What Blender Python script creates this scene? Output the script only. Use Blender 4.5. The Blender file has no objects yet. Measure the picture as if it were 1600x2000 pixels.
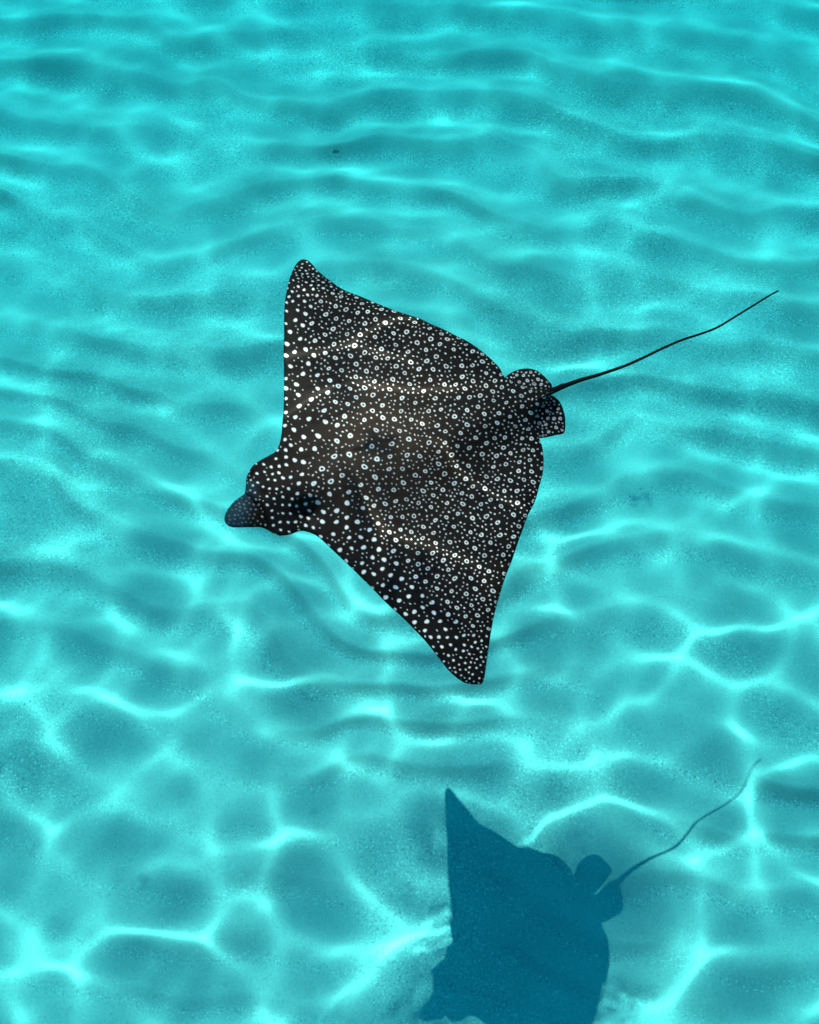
import bpy, math
import numpy as np

# ------------------------------------------------------------------ settings
sc = bpy.context.scene
D = bpy.data
col = sc.collection

PHI = math.radians(22.0)          # camera tilt away from straight down
FPX = 1900.0                      # focal length in pixels of a 1600 x 2000 frame
CAM = np.array([0.0, 0.0, -0.25])  # the swimmer's camera, just under the surface (z = 0)
SEABED = -6.45
SUN_H = np.array([0.23, -0.61]) / math.hypot(0.23, 0.61)   # heading of the sunlight over the ground
SUN_W = math.radians(32.8)                                  # its angle from the vertical under water
SUN_A = math.asin(1.333 * math.sin(SUN_W))                  # and in the air
SLOPE_W = SUN_H * math.tan(SUN_W)

cam_data = D.cameras.new('camera')
cam = D.objects.new('camera', cam_data)
col.objects.link(cam)
cam.location = CAM.tolist()
cam.rotation_euler = (PHI, 0, 0)
cam_data.sensor_fit = 'VERTICAL'
cam_data.sensor_height = 24.0
cam_data.lens = FPX / 2000.0 * 24.0
cam_data.clip_start = 0.02
cam_data.clip_end = 400.0
sc.camera = cam

w = D.worlds.new('World')
sc.world = w
w.use_nodes = True
nt = w.node_tree
sky = nt.nodes.new('ShaderNodeTexSky')
sky.sky_type = 'NISHITA'
sky.sun_disc = False
sky.sun_elevation = math.pi / 2 - SUN_A
sky.sun_rotation = math.atan2(-SUN_H[0], -SUN_H[1])
bg = nt.nodes['Background']
bg.inputs[1].default_value = 0.15
nt.links.new(sky.outputs[0], bg.inputs[0])

sun_data = D.lights.new('sun', 'SUN')
sun = D.objects.new('sun', sun_data)
col.objects.link(sun)
sun_data.energy = 5.0
sun_data.angle = math.radians(0.4)
sun_data.color = (1.0, 0.90, 0.79)
sun.rotation_euler = (SUN_A, 0, math.atan2(-SUN_H[0], SUN_H[1]))
sun.location = (0, 8, 10)
sun_data.cycles.is_caustics_light = True      # the waves focus the sunlight

sc.view_settings.view_transform = 'Standard'
sc.view_settings.look = 'None'
sc.view_settings.exposure = 0.97
sc.view_settings.gamma = 1.0
sc.view_settings.use_curve_mapping = False
cy = sc.cycles
cy.caustics_refractive = True
cy.caustics_reflective = False
cy.blur_glossy = 0.0
cy.max_bounces = 6
cy.diffuse_bounces = 2
cy.transmission_bounces = 4
cy.transparent_max_bounces = 8
cy.sample_clamp_indirect = 4.0
cy.use_denoising = True
cy.volume_step_rate = 0.05
cy.volume_max_steps = 64

# ------------------------------------------------------------------- helpers
RNG = np.random.RandomState(7)
FW = np.array([0, math.sin(PHI), -math.cos(PHI)])
UP = np.array([0, math.cos(PHI), math.sin(PHI)])


def view_dir(px, py):
    px = np.asarray(px, float)
    py = np.asarray(py, float)
    x, y = px - 800.0, 1000.0 - py
    return np.stack([x, y * UP[1] + FPX * FW[1], y * UP[2] + FPX * FW[2]], -1)


def lattice(seed):
    return np.random.RandomState(seed).rand(256, 256)


def vnoise(x, y, seed=0):
    """Smooth value noise in 0..1."""
    t = lattice(seed)
    xi, yi = np.floor(x).astype(int), np.floor(y).astype(int)
    fx, fy = x - xi, y - yi
    fx = fx * fx * fx * (fx * (fx * 6 - 15) + 10)
    fy = fy * fy * fy * (fy * (fy * 6 - 15) + 10)
    a, b = t[xi & 255, yi & 255], t[(xi + 1) & 255, yi & 255]
    c, d = t[xi & 255, (yi + 1) & 255], t[(xi + 1) & 255, (yi + 1) & 255]
    return (a * (1 - fx) + b * fx) * (1 - fy) + (c * (1 - fx) + d * fx) * fy


def smooth(a, b, x):
    t = np.clip((x - a) / (b - a), 0, 1)
    return t * t * (3 - 2 * t)


def mesh_obj(name, verts, quads, mat, parent=None, attrs=None, smooth_shade=True):
    verts = np.ascontiguousarray(verts, dtype=np.float32)
    quads = np.ascontiguousarray(quads, dtype=np.int32)
    me = D.meshes.new(name)
    me.vertices.add(len(verts))
    me.vertices.foreach_set('co', verts.ravel())
    k = quads.shape[1]
    me.loops.add(quads.size)
    me.loops.foreach_set('vertex_index', quads.ravel())
    me.polygons.add(len(quads))
    me.polygons.foreach_set('loop_start', np.arange(0, quads.size, k, dtype=np.int32))
    me.update(calc_edges=True)
    me.validate()
    if smooth_shade:
        me.polygons.foreach_set('use_smooth', np.ones(len(me.polygons), dtype=bool))
    for an, av in (attrs or {}).items():
        a = me.attributes.new(an, 'FLOAT', 'POINT')
        a.data.foreach_set('value', np.ascontiguousarray(av, dtype=np.float32))
    me.materials.append(mat)
    o = D.objects.new(name, me)
    col.objects.link(o)
    if parent is not None:
        o.parent = parent
    return o


def axis(lo, hi, step, far):
    """Even spacing between lo and hi, growing steps out to +-far."""
    core = np.arange(lo, hi + step * 0.5, step)
    a, s, out = core[-1], step, []
    while a < far:
        s *= 1.35
        a += s
        out.append(a)
    b, s, inn = core[0], step, []
    while b > -far:
        s *= 1.35
        b -= s
        inn.append(b)
    return np.array(inn[::-1] + core.tolist() + out)


def sheet(name, xs, ys, zf, mat, attrf=None):
    X, Y = np.meshgrid(xs, ys)
    Z = zf(X, Y)
    v = np.stack([X, Y, Z], -1).reshape(-1, 3)
    i = np.arange(X.size).reshape(X.shape)
    q = np.stack([i[:-1, :-1], i[:-1, 1:], i[1:, 1:], i[1:, :-1]], -1).reshape(-1, 4)
    at = {k: f.ravel() for k, f in attrf(X, Y).items()} if attrf else None
    return mesh_obj(name, v, q, mat, attrs=at)


class Nodes:
    def __init__(self, name):
        self.m = D.materials.new(name)
        self.m.use_nodes = True
        self.t = self.m.node_tree
        self.t.nodes.clear()
        self.out = self.t.nodes.new('ShaderNodeOutputMaterial')

    def n(self, kind, **props):
        nd = self.t.nodes.new(kind)
        for k, v in props.items():
            setattr(nd, k, v)
        return nd

    def l(self, a, b):
        self.t.links.new(a, b)

    def attr(self, name):
        return self.n('ShaderNodeAttribute', attribute_name=name).outputs['Fac']

    def math(self, op, a, b=None, clamp=False):
        nd = self.n('ShaderNodeMath', operation=op, use_clamp=clamp)
        for s, v in zip(nd.inputs, (a, b)):
            if v is None:
                continue
            if isinstance(v, (int, float)):
                s.default_value = v
            else:
                self.l(v, s)
        return nd.outputs[0]

    def noise(self, scale, detail=3, rough=0.5):
        tc = self.n('ShaderNodeTexCoord')
        nd = self.n('ShaderNodeTexNoise')
        nd.inputs['Scale'].default_value = scale
        nd.inputs['Detail'].default_value = detail
        nd.inputs['Roughness'].default_value = rough
        self.l(tc.outputs['Object'], nd.inputs['Vector'])
        return nd.outputs['Fac']

    def ramp(self, fac, stops):
        nd = self.n('ShaderNodeValToRGB')
        e = nd.color_ramp.elements
        while len(e) < len(stops):
            e.new(0.5)
        for el, (p, c) in zip(e, stops):
            el.position = p
            el.color = (*c, 1) if len(c) == 3 else c
        self.l(fac, nd.inputs[0])
        return nd.outputs[0]

    def mix(self, fac, a, b, mode='MIX'):
        nd = self.n('ShaderNodeMix', data_type='RGBA', blend_type=mode)
        for s, v in ((nd.inputs[0], fac), (nd.inputs[6], a), (nd.inputs[7], b)):
            if isinstance(v, (int, float)):
                s.default_value = v
            elif isinstance(v, tuple):
                s.default_value = (*v, 1)
            else:
                self.l(v, s)
        return nd.outputs[2]


# ----------------------------------------------------------------- materials
def sand_material():
    k = Nodes('rippled_sand')
    b = k.n('ShaderNodeBsdfPrincipled')
    broad = k.noise(1.3, 4, 0.55)
    c = k.ramp(broad, [(0.3, (0.44, 0.42, 0.38)), (0.7, (0.60, 0.575, 0.52))])
    grit = k.attr('grit')
    grain = k.noise(62, 4, 0.85)
    dark = k.math('MULTIPLY', k.math('SUBTRACT', grain, 0.53, True), 6.0, True)
    dark = k.math('MULTIPLY', dark, k.math('ADD', k.math('MULTIPLY', grit, 0.6), 0.38))
    c = k.mix(dark, c, (0.12, 0.11, 0.09))
    g2 = k.noise(75, 4, 0.85)
    lite = k.math('MULTIPLY', k.math('SUBTRACT', g2, 0.53, True), 7.0, True)
    lite = k.math('MULTIPLY', lite, k.math('ADD', k.math('MULTIPLY', grit, 0.9), 0.38))
    c = k.mix(lite, c, (0.92, 0.90, 0.82))
    k.l(c, b.inputs['Base Color'])
    b.inputs['Roughness'].default_value = 0.95
    b.inputs['Specular IOR Level'].default_value = 0.1
    k.l(b.outputs[0], k.out.inputs['Surface'])
    return k.m


def water_material():
    k = Nodes('sea_water_surface')
    r = k.n('ShaderNodeBsdfRefraction')
    r.inputs['Color'].default_value = (1, 1, 1, 1)
    r.inputs['Roughness'].default_value = 0.0
    r.inputs['IOR'].default_value = 1.333
    k.l(r.outputs[0], k.out.inputs['Surface'])
    return k.m


def haze_material():
    """Clear water above, turbid turquoise water over the sandy bottom."""
    k = Nodes('turquoise_sea_haze')
    v = k.n('ShaderNodeVolumeAbsorption')
    v.inputs['Color'].default_value = (0.0, 0.90, 0.94, 1)
    g = k.n('ShaderNodeNewGeometry')
    s = k.n('ShaderNodeSeparateXYZ')
    k.l(g.outputs['Position'], s.inputs[0])
    mr = k.n('ShaderNodeMapRange', interpolation_type='SMOOTHSTEP')
    mr.inputs['From Min'].default_value = -5.6
    mr.inputs['From Max'].default_value = -3.2
    mr.inputs['To Min'].default_value = 1.02
    mr.inputs['To Max'].default_value = 0.05
    k.l(s.outputs[2], mr.inputs[0])
    k.l(mr.outputs[0], v.inputs['Density'])
    k.l(v.outputs[0], k.out.inputs['Volume'])
    return k.m


def skin_material(name, plain=False):
    k = Nodes(name)
    b = k.n('ShaderNodeBsdfPrincipled')
    n1 = k.noise(9, 4, 0.6)
    c = k.ramp(n1, [(0.3, (0.005, 0.0047, 0.0048)), (0.7, (0.011, 0.0092, 0.0078))])
    if not plain:
        c = k.mix(k.attr('brown'), c, (0.042, 0.028, 0.020))
        pale = k.mix(k.noise(60, 2), (0.84, 0.85, 0.80), (0.93, 0.94, 0.90))
        c = k.mix(k.attr('snout'), c, (0.010, 0.036, 0.052))
        c = k.mix(k.attr('spots'), c, pale)
    k.l(c, b.inputs['Base Color'])
    b.inputs['Roughness'].default_value = 0.6
    b.inputs['Specular IOR Level'].default_value = 0.06
    bp = k.n('ShaderNodeBump')
    bp.inputs['Strength'].default_value = 0.15
    bp.inputs['Distance'].default_value = 0.004
    k.l(k.noise(45, 3), bp.inputs['Height'])
    k.l(bp.outputs[0], b.inputs['Normal'])
    k.l(b.outputs[0], k.out.inputs['Surface'])
    return k.m


M_SAND, M_WATER, M_HAZE = sand_material(), water_material(), haze_material()
M_SKIN, M_DARK = skin_material('spotted_ray_skin'), skin_material('dark_ray_skin', True)

# -------------------------------------------------------------------- seabed
def ripple(X, Y):
    wx = (vnoise(X * 0.45 + 11, Y * 0.45 + 3, 21) - 0.5) * 0.9
    wx += (vnoise(X * 1.1 + 5, Y * 1.0 + 8, 22) - 0.5) * 0.55
    wx += (vnoise(X * 3.1 + 5, Y * 2.2 + 8, 23) - 0.5) * 0.13
    p = -np.log(1 + 0.13 * np.clip(Y + 0.20 * X + wx + 4, 0.01, 400)) / 0.13 / 0.24     # longer ripples farther off
    v = p - np.floor(p)
    lee = 0.46
    h = np.where(v < lee, 0.5 + 0.5 * np.cos(np.pi * (v / lee) ** 0.84),
                 smooth(0, 1, (v - lee) / (1 - lee)) * 0.35 + ((v - lee) / (1 - lee)) ** 1.3 * 0.65)
    m = 0.50 + 0.65 * smooth(0.25, 0.65, vnoise(X * 0.8 + 40, Y * 1.3 + 7, 24))
    m *= 0.30 + 0.70 * smooth(0.2, 1.6, Y + 0.3 * X)
    return v, h, m


def seabed_z(X, Y):
    v, h, m = ripple(X, Y)
    far = 1 - smooth(14, 30, np.hypot(X, Y - 2))
    z = SEABED + (h - 0.4) * 0.069 * np.minimum(m, 1) * (1 + 0.07 * np.clip(Y, 0, 4)) * (1 - 0.35 * np.exp(-((Y - 1.3) / 0.7) ** 2)) * far
    z += (vnoise(X * 0.7, Y * 0.7, 31) - 0.5) * 0.10
    z += (vnoise(X * 6, Y * 6, 32) - 0.5) * 0.010 * far
    return z


def seabed_attr(X, Y):
    v, h, m = ripple(X, Y)
    n = vnoise(X * 1.2 + 9, Y * 1.2, 33)
    g = np.exp(-((v - 0.36) / 0.10) ** 2) * (0.4 + m) + 0.9 * smooth(0.55, 0.8, n)
    return {'grit': np.clip(g, 0, 1)}


sea = sheet('seabed', axis(-4.1, 4.1, 0.0145, 90), axis(-1.2, 8.4, 0.0145, 90), seabed_z, M_SAND, seabed_attr)
sea['kind'] = 'structure'
sea.cycles.is_caustics_receiver = True

# -------------------------------------------------- the eagle ray's placement
PLANE_N = np.array([0.2, 0.0, 1.0])
_a = view_dir(780, 870)
_a = _a / -_a[2] * 3.2
PLANE_D = PLANE_N @ _a
MID0, MID1 = np.array([500.0, 965.0]), np.array([1080.0, 765.0])      # body axis
AX = (MID1 - MID0) / np.linalg.norm(MID1 - MID0)
AN = np.array([-AX[1], AX[0]])


def on_body(px, py, h):
    """The point on the view line through a photo pixel that lies h above the ray's own plane."""
    d = view_dir(px, py)
    t = (PLANE_D + h) / (d @ PLANE_N)
    return CAM + d * t[..., None]


# ------------------------------------------------------------- water surface
def base_waves(X, Y):
    """The swell, the wind waves and the small wavelets, without the crests set out below."""
    r = np.random.RandomState(8)
    Z = np.zeros_like(X)
    near = 0.27 + 0.37 * smooth(8.5, 4.0, Y)              # livelier towards the near side
    q = np.exp(-(((X + 0.85) / 1.0) ** 2 + ((Y - 3.3) / 1.0) ** 2) ** 2)
    for i in range(46):
        L = 0.31 * (1.4 / 0.31) ** r.rand()
        a = r.uniform(0, 2 * math.pi)
        if r.rand() < 0.45:
            a = math.pi / 2 + r.normal(0, 0.45)
        ph = r.uniform(0, 6.283)
        amp = 0.00105 * L ** 1.35 * (1.0 if L > 0.6 else 0.78)
        calm = 1 - 0.97 * q if L < 0.7 else 1 - 0.94 * q if L < 1.2 else (1 + 1.1 * q)
        Z += calm * near * amp * np.sin(2 * math.pi / L * (X * math.cos(a) + Y * math.sin(a)) + ph)
    for L, a, ph, sl in ((1.45, 2.3, 4.0, 0.035), (1.8, 1.3, 2.2, 0.05)):   # cross swell over the ray
        Z += q * sl * L / (2 * math.pi) * np.sin(2 * math.pi / L * (X * math.cos(a) + Y * math.sin(a)) + ph)
    for i in range(14):
        L, a, ph = r.uniform(0.15, 0.24), r.uniform(0, 6.283), r.uniform(0, 6.283)
        Z += WAVELET * L * near * (1 - q) * np.sin(2 * math.pi / L * (X * math.cos(a) + Y * math.sin(a)) + ph)
    return Z


WAVELET = 0.0001


def refracted(gx, gy):
    """Horizontal run per metre of depth of the sunlight below a surface with this gradient."""
    n = np.stack([-gx, -gy, np.ones_like(gx)], -1)
    n /= np.linalg.norm(n, axis=-1, keepdims=True)
    i = np.array([SUN_H[0] * math.sin(SUN_A), SUN_H[1] * math.sin(SUN_A), -math.cos(SUN_A)])
    c = -(n @ i)
    e = 1 / 1.333
    t = e * i + (e * c - np.sqrt(1 - e * e * (1 - c * c)))[..., None] * n
    return t[..., :2] / -t[..., 2:3]


def photo_to_surface(pts):
    """Where the sunlight that reaches these spots on the ray passes the surface."""
    p = np.array(pts, float)
    P = on_body(p[:, 0], p[:, 1], np.zeros(len(p)))
    S = P[:, :2] - SLOPE_W * (-P[:, 2:3])
    h = 0.01
    for _ in range(25):
        gx = (base_waves(S[:, 0] + h, S[:, 1]) - base_waves(S[:, 0] - h, S[:, 1])) / (2 * h)
        gy = (base_waves(S[:, 0], S[:, 1] + h) - base_waves(S[:, 0], S[:, 1] - h)) / (2 * h)
        S = S + 0.5 * (P[:, :2] - refracted(gx, gy) * (-P[:, 2:3]) - S)
    return S


def seg_dist(X, Y, line, amp):
    best = np.full(X.shape, 1e9)
    val = np.zeros(X.shape)
    for (a, b, u, w_) in zip(line[:-1], line[1:], amp[:-1], amp[1:]):
        d = b - a
        t = np.clip(((X - a[0]) * d[0] + (Y - a[1]) * d[1]) / (d @ d), 0, 1)
        q = np.hypot(X - a[0] - t * d[0], Y - a[1] - t * d[1])
        m = q < best
        best = np.where(m, q, best)
        val = np.where(m, u + (w_ - u) * t, val)
    return best, val


def resample(pts, amp, n=40):
    p = np.array(pts, float)
    t = np.linspace(0, len(p) - 1, n)
    P = np.pad(p, ((1, 1), (0, 0)), mode='edge')
    i = np.minimum(t.astype(int), len(p) - 2)
    f = (t - i)[:, None]
    p0, p1, p2, p3 = P[i], P[i + 1], P[i + 2], P[i + 3]
    c = 0.5 * (2 * p1 + (p2 - p0) * f + (2 * p0 - 5 * p1 + 4 * p2 - p3) * f ** 2 + (3 * p1 - p0 - 3 * p2 + p3) * f ** 3)
    return c, np.interp(t, np.arange(len(p)), amp)


# crests whose light gathers in a line on the ray's back: course, strength along it, half width
CRESTS = [
    ([(470, 850), (555, 810), (590, 793), (625, 770), (660, 759), (700, 762), (760, 778), (830, 787), (900, 788), (960, 782), (1020, 775)],
     [.9, 1, 1, 1, .9, .6, .5, .8, .9, .6, .2], 0.070),
    ([(470, 686), (555, 682), (600, 682), (650, 675), (700, 652), (740, 637), (780, 625), (840, 612)],
     [.8, .9, .9, 1, 1, 1, .7, .2], 0.070),
    ([(655, 690), (690, 690), (720, 696), (750, 705), (790, 717), (840, 738), (900, 760)],
     [.2, .9, 1, .9, .8, .4, .1], 0.050),
    ([(860, 892), (905, 930), (950, 955), (1000, 975), (1038, 990), (1090, 1012)], [.2, .9, 1, 1, 1, .8], 0.070),
    ([(700, 1030), (740, 1040), (800, 1062), (860, 1080), (920, 1100), (950, 1115), (1000, 1130)], [.2, .8, .8, .7, .6, .5, .2], 0.080),
    ([(530, 512), (572, 532), (600, 548), (640, 565), (700, 580), (760, 600), (830, 632), (880, 655)], [.6, .8, .9, .8, .6, .3, .1, .0], 0.045),
]


def water_z(X, Y):
    far = 1 - smooth(10, 17, np.hypot(X, Y - 4))
    Z = base_waves(X, Y)
    for spot, depth, wide in (((1050, 810), 0.010, 0.24),):     # a trough that spreads the light
        q = photo_to_surface([spot])[0]
        Z -= depth * np.exp(-((X - q[0]) ** 2 + (Y - q[1]) ** 2) / (2 * wide ** 2))
    for pts, amp, s in CRESTS:
        s *= 0.88
        p, a = resample(pts, amp)
        line = photo_to_surface(p)
        m = (X > line[:, 0].min() - .4) & (X < line[:, 0].max() + .4) & (Y > line[:, 1].min() - .4) & (Y < line[:, 1].max() + .4)
        q, v = seg_dist(X[m], Y[m], line, a)
        Z[m] += 0.60 * v * s * s * np.exp(-q * q / (2 * s * s))
    return Z * far


surf = sheet('water_surface', axis(-6.4, 3.6, 0.016, 90), axis(0.6, 12.4, 0.016, 90), water_z, M_WATER)
surf['kind'] = 'structure'
surf.cycles.is_caustics_caster = True

# the turquoise of the deeper water: one closed box round camera, sea floor and surface
B = 92.0
zb, zt = SEABED - 1.3, 0.35
bv = [(x, y, z) for z in (zb, zt) for y in (-B, B) for x in (-B, B)]
bq = [(0, 2, 3, 1), (4, 5, 7, 6), (0, 1, 5, 4), (2, 6, 7, 3), (0, 4, 6, 2), (1, 3, 7, 5)]
hz = mesh_obj('haze', np.array(bv), np.array(bq), M_HAZE, smooth_shade=False)
hz['kind'] = 'stuff'

# ------------------------------------------------------------- ray: outlines
DISC = [(587, 508), (593, 506.5), (601, 508.5), (610, 516), (620, 528), (645, 548), (670, 565), (707, 580), (745, 596), (782, 610), (820, 622),
        (840, 632), (865, 642.5), (890, 655), (915, 667.5), (940, 685), (960, 702), (975, 717.5), (983, 732), (990, 741), (1008, 748), (1030, 757), (1056, 762),
        (1072, 766), (1074, 775), (1064, 786), (1052, 800), (1047, 820), (1048, 845), (1055, 860), (1060, 877), (1062, 900), (1060, 925), (1052, 955), (1045, 980),
        (1032, 1005), (1022, 1032), (1011, 1062), (1000, 1095), (988, 1125), (977, 1160), (967, 1195), (960, 1230), (954, 1270), (949, 1305),
        (946, 1325), (942, 1334), (935, 1337), (912, 1335), (895, 1326), (877, 1310), (860, 1289), (835, 1257), (810, 1230), (785, 1205), (757, 1180), (720, 1142),
        (682, 1105), (645, 1070), (622, 1049), (607, 1041), (592, 1037), (580, 1039), (567, 1044), (552, 1046), (537, 1043), (522, 1035), (509, 1030),
        (482, 1030), (457, 1030), (445, 1026), (439, 1017), (440, 1005), (447, 992), (458, 979), (470, 970), (478, 963), (480, 948), (482, 932),
        (492, 912), (507, 900), (525, 890), (539, 881), (546, 867), (550, 847), (552, 822), (554, 800), (555, 742), (554, 692), (555, 655), (555, 620), (557, 587),
        (562, 560), (567, 540), (574, 524), (580, 514)]
FIN_UP = [(975, 748), (985, 739), (995, 730), (1012, 722), (1030, 719.5), (1047, 723), (1060, 732), (1072, 744), (1078, 752), (1075, 761),
          (1050, 773), (1020, 782), (990, 780), (968, 765)]
FIN_LO = [(1035, 786), (1060, 776), (1077, 772), (1087, 778), (1095, 787), (1101, 802), (1104, 817), (1104, 838), (1100, 847), (1085, 850),
          (1062, 855), (1040, 855), (1018, 842), (1012, 815)]


def dense(poly, n):
    p = np.array(poly, float)
    m = len(p)
    t = np.linspace(0, m, n, endpoint=False)
    i = t.astype(int)
    f = (t - i)[:, None]
    p0, p1, p2, p3 = p[(i - 1) % m], p[i % m], p[(i + 1) % m], p[(i + 2) % m]
    return 0.5 * (2 * p1 + (p2 - p0) * f + (2 * p0 - 5 * p1 + 4 * p2 - p3) * f ** 2 + (3 * p1 - p0 - 3 * p2 + p3) * f ** 3)


def raster(poly, step):
    """Grid nodes over the outline: inside mask and signed distance with nearest outline point."""
    lo, hi = poly.min(0) - 3 * step, poly.max(0) + 3 * step
    xs, ys = np.arange(lo[0], hi[0], step), np.arange(lo[1], hi[1], step)
    inside = np.zeros((len(ys), len(xs)), bool)
    a, b = poly, np.roll(poly, -1, 0)
    for j, y in enumerate(ys):
        c = (a[:, 1] > y) != (b[:, 1] > y)
        xc = a[c, 0] + (y - a[c, 1]) / (b[c, 1] - a[c, 1]) * (b[c, 0] - a[c, 0])
        inside[j] = (np.searchsorted(np.sort(xc), xs) % 2) == 1
    X, Y = np.meshgrid(xs, ys)
    dist = np.empty(X.shape)
    near = np.empty(X.shape, int)
    f = np.stack([X.ravel(), Y.ravel()], -1)
    dd, nn = np.empty(len(f)), np.empty(len(f), int)
    # coarse to fine: cheap nearest search with a thinned outline, refined round the hit
    thin = max(1, len(poly) // 160)
    cp = poly[::thin]
    for s in range(0, len(f), 40000):
        g = f[s:s + 40000]
        d2 = ((g[:, None, 0] - cp[None, :, 0]) ** 2 + (g[:, None, 1] - cp[None, :, 1]) ** 2)
        k = d2.argmin(1) * thin
        off = np.arange(-thin, thin + 1)
        idx = (k[:, None] + off[None]) % len(poly)
        q = poly[idx]
        e2 = ((g[:, None] - q) ** 2).sum(-1)
        kk = e2.argmin(1)
        dd[s:s + 40000] = np.sqrt(e2[np.arange(len(g)), kk])
        nn[s:s + 40000] = idx[np.arange(len(g)), kk]
    dist = dd.reshape(X.shape)
    near = nn.reshape(X.shape)
    return X, Y, inside, dist, near


def body_h(px, py):
    """Height of the middle of the body above its plane, metres."""
    u = (px - MID0[0]) * AX[0] + (py - MID0[1]) * AX[1]       # along the body from head to tail
    s = (px - MID0[0]) * AN[0] + (py - MID0[1]) * AN[1]       # across
    L = 613.0
    prof = np.interp(u / L, [-.12, 0, .1, .22, .38, .55, .75, .9, 1.05, 1.6], [.005, .040, .078, .082, .102, .100, .080, .052, .03, .0])
    wid = np.interp(u / L, [-.1, .1, .25, .5, .8, 1.0], [46, 66, 82, 95, 50, 30])
    h = prof * np.exp(-(s / wid) ** 2)
    h -= 0.10 * (np.abs(s) / 450.0) ** 2.2                     # wings droop outwards
    h += 0.018 * np.exp(-((np.abs(s) - 190) / 70.0) ** 2) * np.exp(-((u - 330) / 170.0) ** 2)
    # wing flap: a soft roll along the span
    h += 0.012 * np.sin(s / 62.0 + u / 130.0) * smooth(60, 200, np.abs(s))
    # upper wing: rear strip folds down behind a crease; hollows behind the head
    e = (px - 565) * 0.37 - (py - 545) * 0.93                  # above the crease line
    h -= 0.10 * smooth(-8, 60, e) * smooth(330, 200, py - 330 + (px - 565) * 0.0) * (py < 760)
    for cx, cy_, r, d in ((556, 884, 17, .030), (603, 1002, 22, .035), (511, 962, 14, .010), (500, 990, 12, .008)):
        h -= d * np.exp(-((px - cx) ** 2 + (py - cy_) ** 2) / (r * r))
    # the fold where the shovel snout meets the head
    q = (px - 482) * 0.80 - (py - 968) * 0.60
    v = (px - 482) * 0.60 + (py - 968) * 0.80
    h -= 0.020 * np.exp(-((q - 2 + 0.004 * (v - 30) ** 2) / 7.0) ** 2) * (px < 545)
    return h


def make_flap(name, poly, step, hf, thick, wid, mat, parent, spotf, lift=0.0):
    P = dense(poly, 2400)
    X, Y, inside, dist, near = raster(P, step)
    c = inside[:-1, :-1] & inside[:-1, 1:] & inside[1:, 1:] & inside[1:, :-1]
    used = np.zeros(inside.shape, bool)
    for a, b in ((slice(None, -1), slice(None, -1)), (slice(None, -1), slice(1, None)), (slice(1, None), slice(None, -1)), (slice(1, None), slice(1, None))):
        used[a, b] |= c
    # nodes of the rim: used nodes that do not have four cells around them
    full = np.zeros(inside.shape, bool)
    full[1:-1, 1:-1] = c[:-1, :-1] & c[:-1, 1:] & c[1:, :-1] & c[1:, 1:]
    rim = used & ~full
    Xs, Ys = X.copy(), Y.copy()
    Xs[rim] = P[near[rim], 0]
    Ys[rim] = P[near[rim], 1]
    d = np.where(rim, 0, dist)
    half = thick * np.sqrt(np.clip(1 - (1 - np.clip(d / wid, 0, 1)) ** 2, 0, 1))
    mid = hf(Xs, Ys) + lift
    idt = -np.ones(inside.shape, int)
    n = used.sum()
    idt[used] = np.arange(n)
    idb = idt.copy()
    inner = used & ~rim
    idb[inner] = n + np.arange(inner.sum())
    top = on_body(Xs[used], Ys[used], mid[used] + half[used])
    # the underside is fuller beneath the trunk
    bot = on_body(Xs[inner], Ys[inner], mid[inner] - half[inner] * 1.3)
    j, i = np.nonzero(c)
    qt = np.stack([idt[j, i], idt[j + 1, i], idt[j + 1, i + 1], idt[j, i + 1]], -1)
    qb = np.stack([idb[j, i], idb[j, i + 1], idb[j + 1, i + 1], idb[j + 1, i]], -1)
    sp, br = spotf(Xs[used], Ys[used], d[used])
    sn = smooth(14, -22, (Xs[used] - 492) + 0.25 * (Ys[used] - 990)) * (Ys[used] > 940) * (Xs[used] < 520)
    ni = inner.sum()
    o = mesh_obj(name, np.concatenate([top, bot]), np.concatenate([qt, qb]), mat, parent,
                 {'spots': np.concatenate([sp, np.full(ni, 0.75)]), 'brown': np.concatenate([br, np.zeros(ni)]), 'snout': np.concatenate([sn, np.zeros(ni)])})
    o.cycles.is_caustics_receiver = True
    return o


# --------------------------------------------------------- ray: spots and rings
def inside_poly(p, poly):
    a, b = poly, np.roll(poly, -1, 0)
    c = (a[None, :, 1] > p[:, 1:2]) != (b[None, :, 1] > p[:, 1:2])
    with np.errstate(divide='ignore', invalid='ignore'):
        xc = a[None, :, 0] + (p[:, 1:2] - a[None, :, 1]) / (b[None, :, 1] - a[None, :, 1]) * (b[None, :, 0] - a[None, :, 0])
    return ((c & (xc > p[:, 0:1])).sum(1) % 2) == 1


def edge_dist(p, poly):
    return np.sqrt(((p[:, None] - poly[None]) ** 2).sum(-1).min(1))


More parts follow.
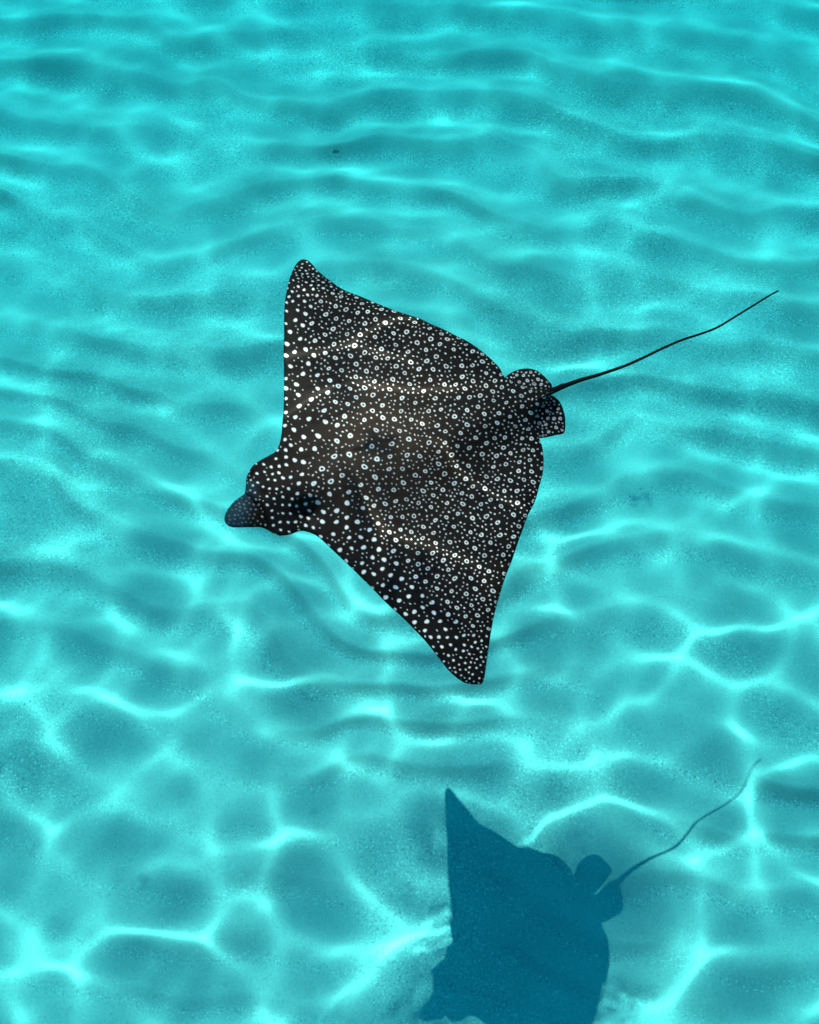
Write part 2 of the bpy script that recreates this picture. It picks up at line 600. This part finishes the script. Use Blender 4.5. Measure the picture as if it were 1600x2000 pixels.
def region(p):
    """Local pattern: pitch of the big marks, their radius, hole share, pitch of the dots."""
    px, py = p[:, 0], p[:, 1]
    u = (px - MID0[0]) * AX[0] + (py - MID0[1]) * AX[1]
    s = (px - MID0[0]) * AN[0] + (py - MID0[1]) * AN[1]
    ab = np.abs(s)
    pitch = np.full(len(p), 25.0)
    rad = np.full(len(p), 4.0)
    hole = smooth(130, 300, u + 0.15 * ab) * 0.62
    back = np.exp(-(((u - 190) / 95) ** 2 + (s / 70) ** 2))
    pitch += 8 * back
    rad += 1.3 * back
    hole = np.maximum(hole, 0.55 * smooth(0.3, 0.8, back))
    # lead edge strips: solid dots
    lead = smooth(70, 20, (px - 555)) * (py < 860)
    d2 = (px * 0.70 - py * 0.714) - (757 * 0.70 - 1180 * 0.714)      # distance from the lower leading edge
    lead2 = smooth(110, 40, d2) * (py > 1030)
    le = np.maximum(lead, lead2)
    hole *= 1 - le
    pitch -= 3 * le
    rad -= 0.1 * le
    head = smooth(120, 70, u) * smooth(150, 100, ab)
    pitch = pitch * (1 - head) + 15.5 * head
    rad = rad * (1 - head) + (2.5 + 0.8 * smooth(30, 100, u)) * head
    hole *= 1 - head
    snout = smooth(20, -20, u + 0.15 * (px - 480))
    pitch = pitch * (1 - snout) + 7.5 * snout
    rad = rad * (1 - snout) + 1.7 * snout
    tip1 = smooth(250, 400, -s)
    tip2 = smooth(330, 470, s)
    tip = np.maximum(tip1, tip2)
    pitch = pitch * (1 - tip) + 9.5 * tip
    rad = rad * (1 - tip) + 1.8 * tip
    hole *= 1 - 0.8 * smooth(.3, .8, tip)
    rear = smooth(400, 560, u) * smooth(200, 60, ab)
    pitch -= 5.0 * rear
    rad -= 0.6 * rear
    # the strip behind the crease of the upper wing is foreshortened
    e = (px - 565) * 0.37 - (py - 545) * 0.93
    fold = smooth(-4, 14, e) * (py < 700)
    return pitch, rad, hole, fold, u, s


def scatter(poly, seed, dens=1.0, head_r=None):
    r = np.random.RandomState(seed)
    lo, hi = poly.min(0), poly.max(0)
    n1 = int((hi - lo).prod() / 9)
    c = r.rand(n1, 2) * (hi - lo) + lo
    c = c[inside_poly(c, poly)]
    ed = edge_dist(c, poly[::6])
    pitch, rad, hole, fold, u, s = region(c)
    ys = 1 + 0.75 * fold                                  # squeeze across the fold
    k = ed > 2.0 + rad * 0.35
    c, pitch, rad, hole, fold, ed, ys, u, s = c[k], pitch[k], rad[k], hole[k], fold[k], ed[k], ys[k], u[k], s[k]
    out = []
    pos = np.zeros((6000, 2))
    prr = np.zeros(6000)
    m = 0
    order_big = r.permutation(len(c))
    for i in order_big[:26000]:
        need = 0.85 * pitch[i] * (0.9 + 0.25 * r.rand()) / dens
        d = c[i] - pos[:m]
        dd = np.sqrt(d[:, 0] ** 2 + (d[:, 1] * ys[i]) ** 2)
        if m and (dd < need).any():
            continue
        R = rad[i] / math.sqrt(dens) * r.uniform(0.86, 1.12) * (1.0 if ed[i] > 9 else 0.8)
        pos[m], prr[m] = c[i], R
        m += 1
        b = r.uniform(.85, 1) * (1 if u[i] > 25 else (0.15 + 0.85 * smooth(-25, 25, u[i])))
        out.append((c[i, 0], c[i, 1], R, hole[i] * r.uniform(0.75, 1.12), r.uniform(1.0, 1.3), r.uniform(0, math.pi), fold[i], 0, b))
    nb = m
    for i in r.permutation(len(c))[:22000]:
        R = (1.3 if rad[i] > 2.6 else 1.1) * r.uniform(0.65, 1.25) * (1 if ed[i] > 7 else .8)
        if r.rand() < (0.85 if hole[i] < 0.15 and rad[i] > 2.4 else 0.55 if u[i] < 300 and abs(s[i]) < 110 else 0.0):
            continue
        d = c[i] - pos[:m]
        dd = np.sqrt(d[:, 0] ** 2 + (d[:, 1] * ys[i]) ** 2)
        if m and (dd < prr[:m] + R + r.uniform(3.8, 6.4) / dens).any():
            continue
        pos[m], prr[m] = c[i], R
        m += 1
        kind = 1 if r.rand() < 0.12 else 0
        out.append((c[i, 0], c[i, 1], R, 0.0, r.uniform(1.0, 1.5) + 0.9 * kind, r.uniform(0, math.pi), fold[i], kind, r.uniform(.85, 1)))
    return np.array(out)


def paint(marks, X, Y, px_step):
    """Coverage 0..1 of the pale marks at each vertex."""
    val = np.zeros(len(X))
    cell = 24.0
    kx, ky = (X // cell).astype(int), (Y // cell).astype(int)
    key = kx * 4096 + ky
    order = np.argsort(key, kind='stable')
    sk = key[order]
    for (x, y, R, hole, asp, th, fold, kind, b) in marks:
        rr = R * asp + 2
        cs = []
        for gx in range(int((x - rr) // cell), int((x + rr) // cell) + 1):
            for gy in range(int((y - rr) // cell), int((y + rr) // cell) + 1):
                k = gx * 4096 + gy
                a, e = np.searchsorted(sk, k), np.searchsorted(sk, k + 1)
                if e > a:
                    cs.append(order[a:e])
        if not cs:
            continue
        idx = np.concatenate(cs)
        dx, dy = X[idx] - x, (Y[idx] - y) * (1 + 0.8 * fold)
        c, s_ = math.cos(th), math.sin(th)
        a_, b_ = (dx * c + dy * s_) / math.sqrt(asp), (-dx * s_ + dy * c) * math.sqrt(asp)
        q = np.hypot(a_, b_)
        ang = np.arctan2(b_, a_)
        Rw = R * (1 + 0.10 * np.sin(2 * ang + th * 3) + 0.06 * np.sin(3 * ang + th * 7))
        v = np.clip((Rw - q) / 1.2 + 0.5, 0, 1)
        if hole > 0.12:
            Ri = Rw * hole
            hol = np.clip((Ri - q) / 1.0 + 0.5, 0, 1)
            if th > 2.9:                                   # a few rings stay open
                hol = np.maximum(hol, np.clip(1 - np.abs(ang - 1) * 2, 0, 1))
            v = v * (1 - hol)
        val[idx] = np.maximum(val[idx], v * b)
    return val


def brown_f(X, Y):
    u = (X - MID0[0]) * AX[0] + (Y - MID0[1]) * AX[1]
    s = (X - MID0[0]) * AN[0] + (Y - MID0[1]) * AN[1]
    b = np.exp(-(((u - 250) / 150) ** 2 + (s / 130) ** 2))
    return np.clip(b * 0.9 + 0.03, 0, 1)


def spotter(poly, seed, dens=1.0):
    marks = scatter(dense(poly, 900), seed, dens)

    def f(X, Y, d):
        return paint(marks, X, Y, 1.3), brown_f(X, Y)
    return f


# --------------------------------------------------------------- ray: assemble
body = make_flap('eagle_ray', DISC, 1.2, body_h, 0.020, 60.0, M_SKIN, None, spotter(DISC, 5))
body['label'] = 'black eagle ray covered in white spots and rings gliding over pale rippled sand'
body['category'] = 'ray'


def fin_h(px, py):
    u = (px - MID0[0]) * AX[0] + (py - MID0[1]) * AX[1]
    s = (px - MID0[0]) * AN[0] + (py - MID0[1]) * AN[1]
    return -0.012 - 0.03 * smooth(20, 90, np.abs(s)) - 0.02 * smooth(560, 680, u)


for poly, seed in ((FIN_UP, 41), (FIN_LO, 42)):
    make_flap('pelvic_fin', poly, 1.3, fin_h, 0.007, 14.0, M_SKIN, body, spotter(poly, seed, 1.45))


def tube(name, pts, rad, hts, mat, parent, sides=12, flat=1.0):
    """A tapering tube along photo pixels at given heights over the ray's plane."""
    n = 120
    p, h = resample(pts, hts, n)
    _, r = resample(pts, rad, n)
    C = on_body(p[:, 0], p[:, 1], h)
    T = np.gradient(C, axis=0)
    T /= np.linalg.norm(T, axis=1)[:, None]
    N = np.cross(T, np.array([0, 0, 1.0]))
    N /= np.linalg.norm(N, axis=1)[:, None]
    Bv = np.cross(N, T)
    a = np.linspace(0, 2 * math.pi, sides, endpoint=False)
    ring = N[:, None] * np.cos(a)[None, :, None] + Bv[:, None] * np.sin(a)[None, :, None] * flat
    V = (C[:, None] + ring * r[:, None, None]).reshape(-1, 3)
    V = np.concatenate([V, C[:1] - T[:1] * r[0] * .4, C[-1:] + T[-1:] * r[-1] * .4])
    i = np.arange(n - 1)[:, None] * sides
    j = np.arange(sides)[None]
    k = (j + 1) % sides
    q = np.stack([i + j, i + k, i + sides + k, i + sides + j], -1).reshape(-1, 4)
    caps = [(n * sides, (x + 1) % sides, x, x) for x in range(sides)]
    o_ = (n - 1) * sides
    caps += [(n * sides + 1, o_ + x, o_ + (x + 1) % sides, o_ + (x + 1) % sides) for x in range(sides)]
    # caps are written as triangles in a second pass
    me = D.meshes.new(name)
    faces = [tuple(f) for f in q.tolist()] + [c[:3] for c in caps]
    me.from_pydata(V.tolist(), [], faces)
    me.update()
    me.polygons.foreach_set('use_smooth', np.ones(len(me.polygons), dtype=bool))
    me.materials.append(mat)
    o = D.objects.new(name, me)
    col.objects.link(o)
    o.parent = parent
    o.cycles.is_caustics_receiver = True
    return o


TAIL = [(985, 806), (1020, 792), (1050, 776), (1082, 762), (1110, 751), (1135, 742), (1160, 735), (1185, 727), (1222, 714), (1260, 697), (1297, 679),
        (1335, 663), (1372, 651), (1402, 639), (1432, 621), (1466, 600), (1500, 579), (1520, 568)]
tail = tube('tail', TAIL, [.012, .020, .018, .012, .0090, .0080, .0070, .0063, .0058, .0055, .0052, .0050, .0048, .0046, .0044, .0042, .0040, .0034],
            [.0, .012, .022, .020, .018, .018, .018, .018, .018, .015, .01, .005, 0, 0, 0, 0, 0, 0], M_DARK, body)
tube('tail_spine', [(1072, 764), (1085, 756), (1101, 748)], [.003, .0022, .0008], [.046, .05, .055], M_DARK, body, 8)


def dorsal_fin():
    """Small upright fin on the root of the tail."""
    base = [(1030, 786), (1045, 778), (1062, 770), (1076, 763)]
    hts = [0.005, .045, .060, .030]
    b = resample(base, hts, 24)
    t = np.linspace(0, 1, 8)
    V, w_ = [], np.sin(np.linspace(0.15, math.pi - .1, 24))
    for sgn in (1, -1):
        for k in range(24):
            for q in t:
                off = sgn * 4.0 * w_[k] * (1 - q ** 1.5) + 3.5 * q
                V.append(on_body(np.array([b[0][k, 0] + AN[0] * off + 8 * q]), np.array([b[0][k, 1] + AN[1] * off - 3 * q]), np.array([.012 + b[1][k] * q]))[0])
    F = []
    for s_ in (0, 1):
        o = s_ * 24 * 8
        for k in range(23):
            for q in range(7):
                f = (o + k * 8 + q, o + (k + 1) * 8 + q, o + (k + 1) * 8 + q + 1, o + k * 8 + q + 1)
                F.append(f if s_ else f[::-1])
    return mesh_obj('dorsal_fin', np.array(V), np.array(F), M_DARK, body)


dorsal_fin().cycles.is_caustics_receiver = True


def eye(px, py, h):
    n, m = 14, 8
    c = on_body(np.array([px]), np.array([py]), np.array([h]))[0]
    V, F = [], []
    for i in range(m + 1):
        for j in range(n):
            a, b = math.pi * (i + .001) / (m + .002), 2 * math.pi * j / n
            V.append(c + 0.012 * np.array([math.sin(a) * math.cos(b), math.sin(a) * math.sin(b), math.cos(a)]))
    for i in range(m):
        for j in range(n):
            F.append((i * n + j, (i + 1) * n + j, (i + 1) * n + (j + 1) % n, i * n + (j + 1) % n))
    o = mesh_obj('eye', np.array(V), np.array(F), M_DARK, body)
    o.cycles.is_caustics_receiver = True


eye(492, 925, 0.0)
eye(548, 1040, -0.005)
print('verts', sum(len(o.data.vertices) for o in D.objects if o.type == 'MESH'),
      'tris', sum(2 * len(o.data.polygons) for o in D.objects if o.type == 'MESH'))
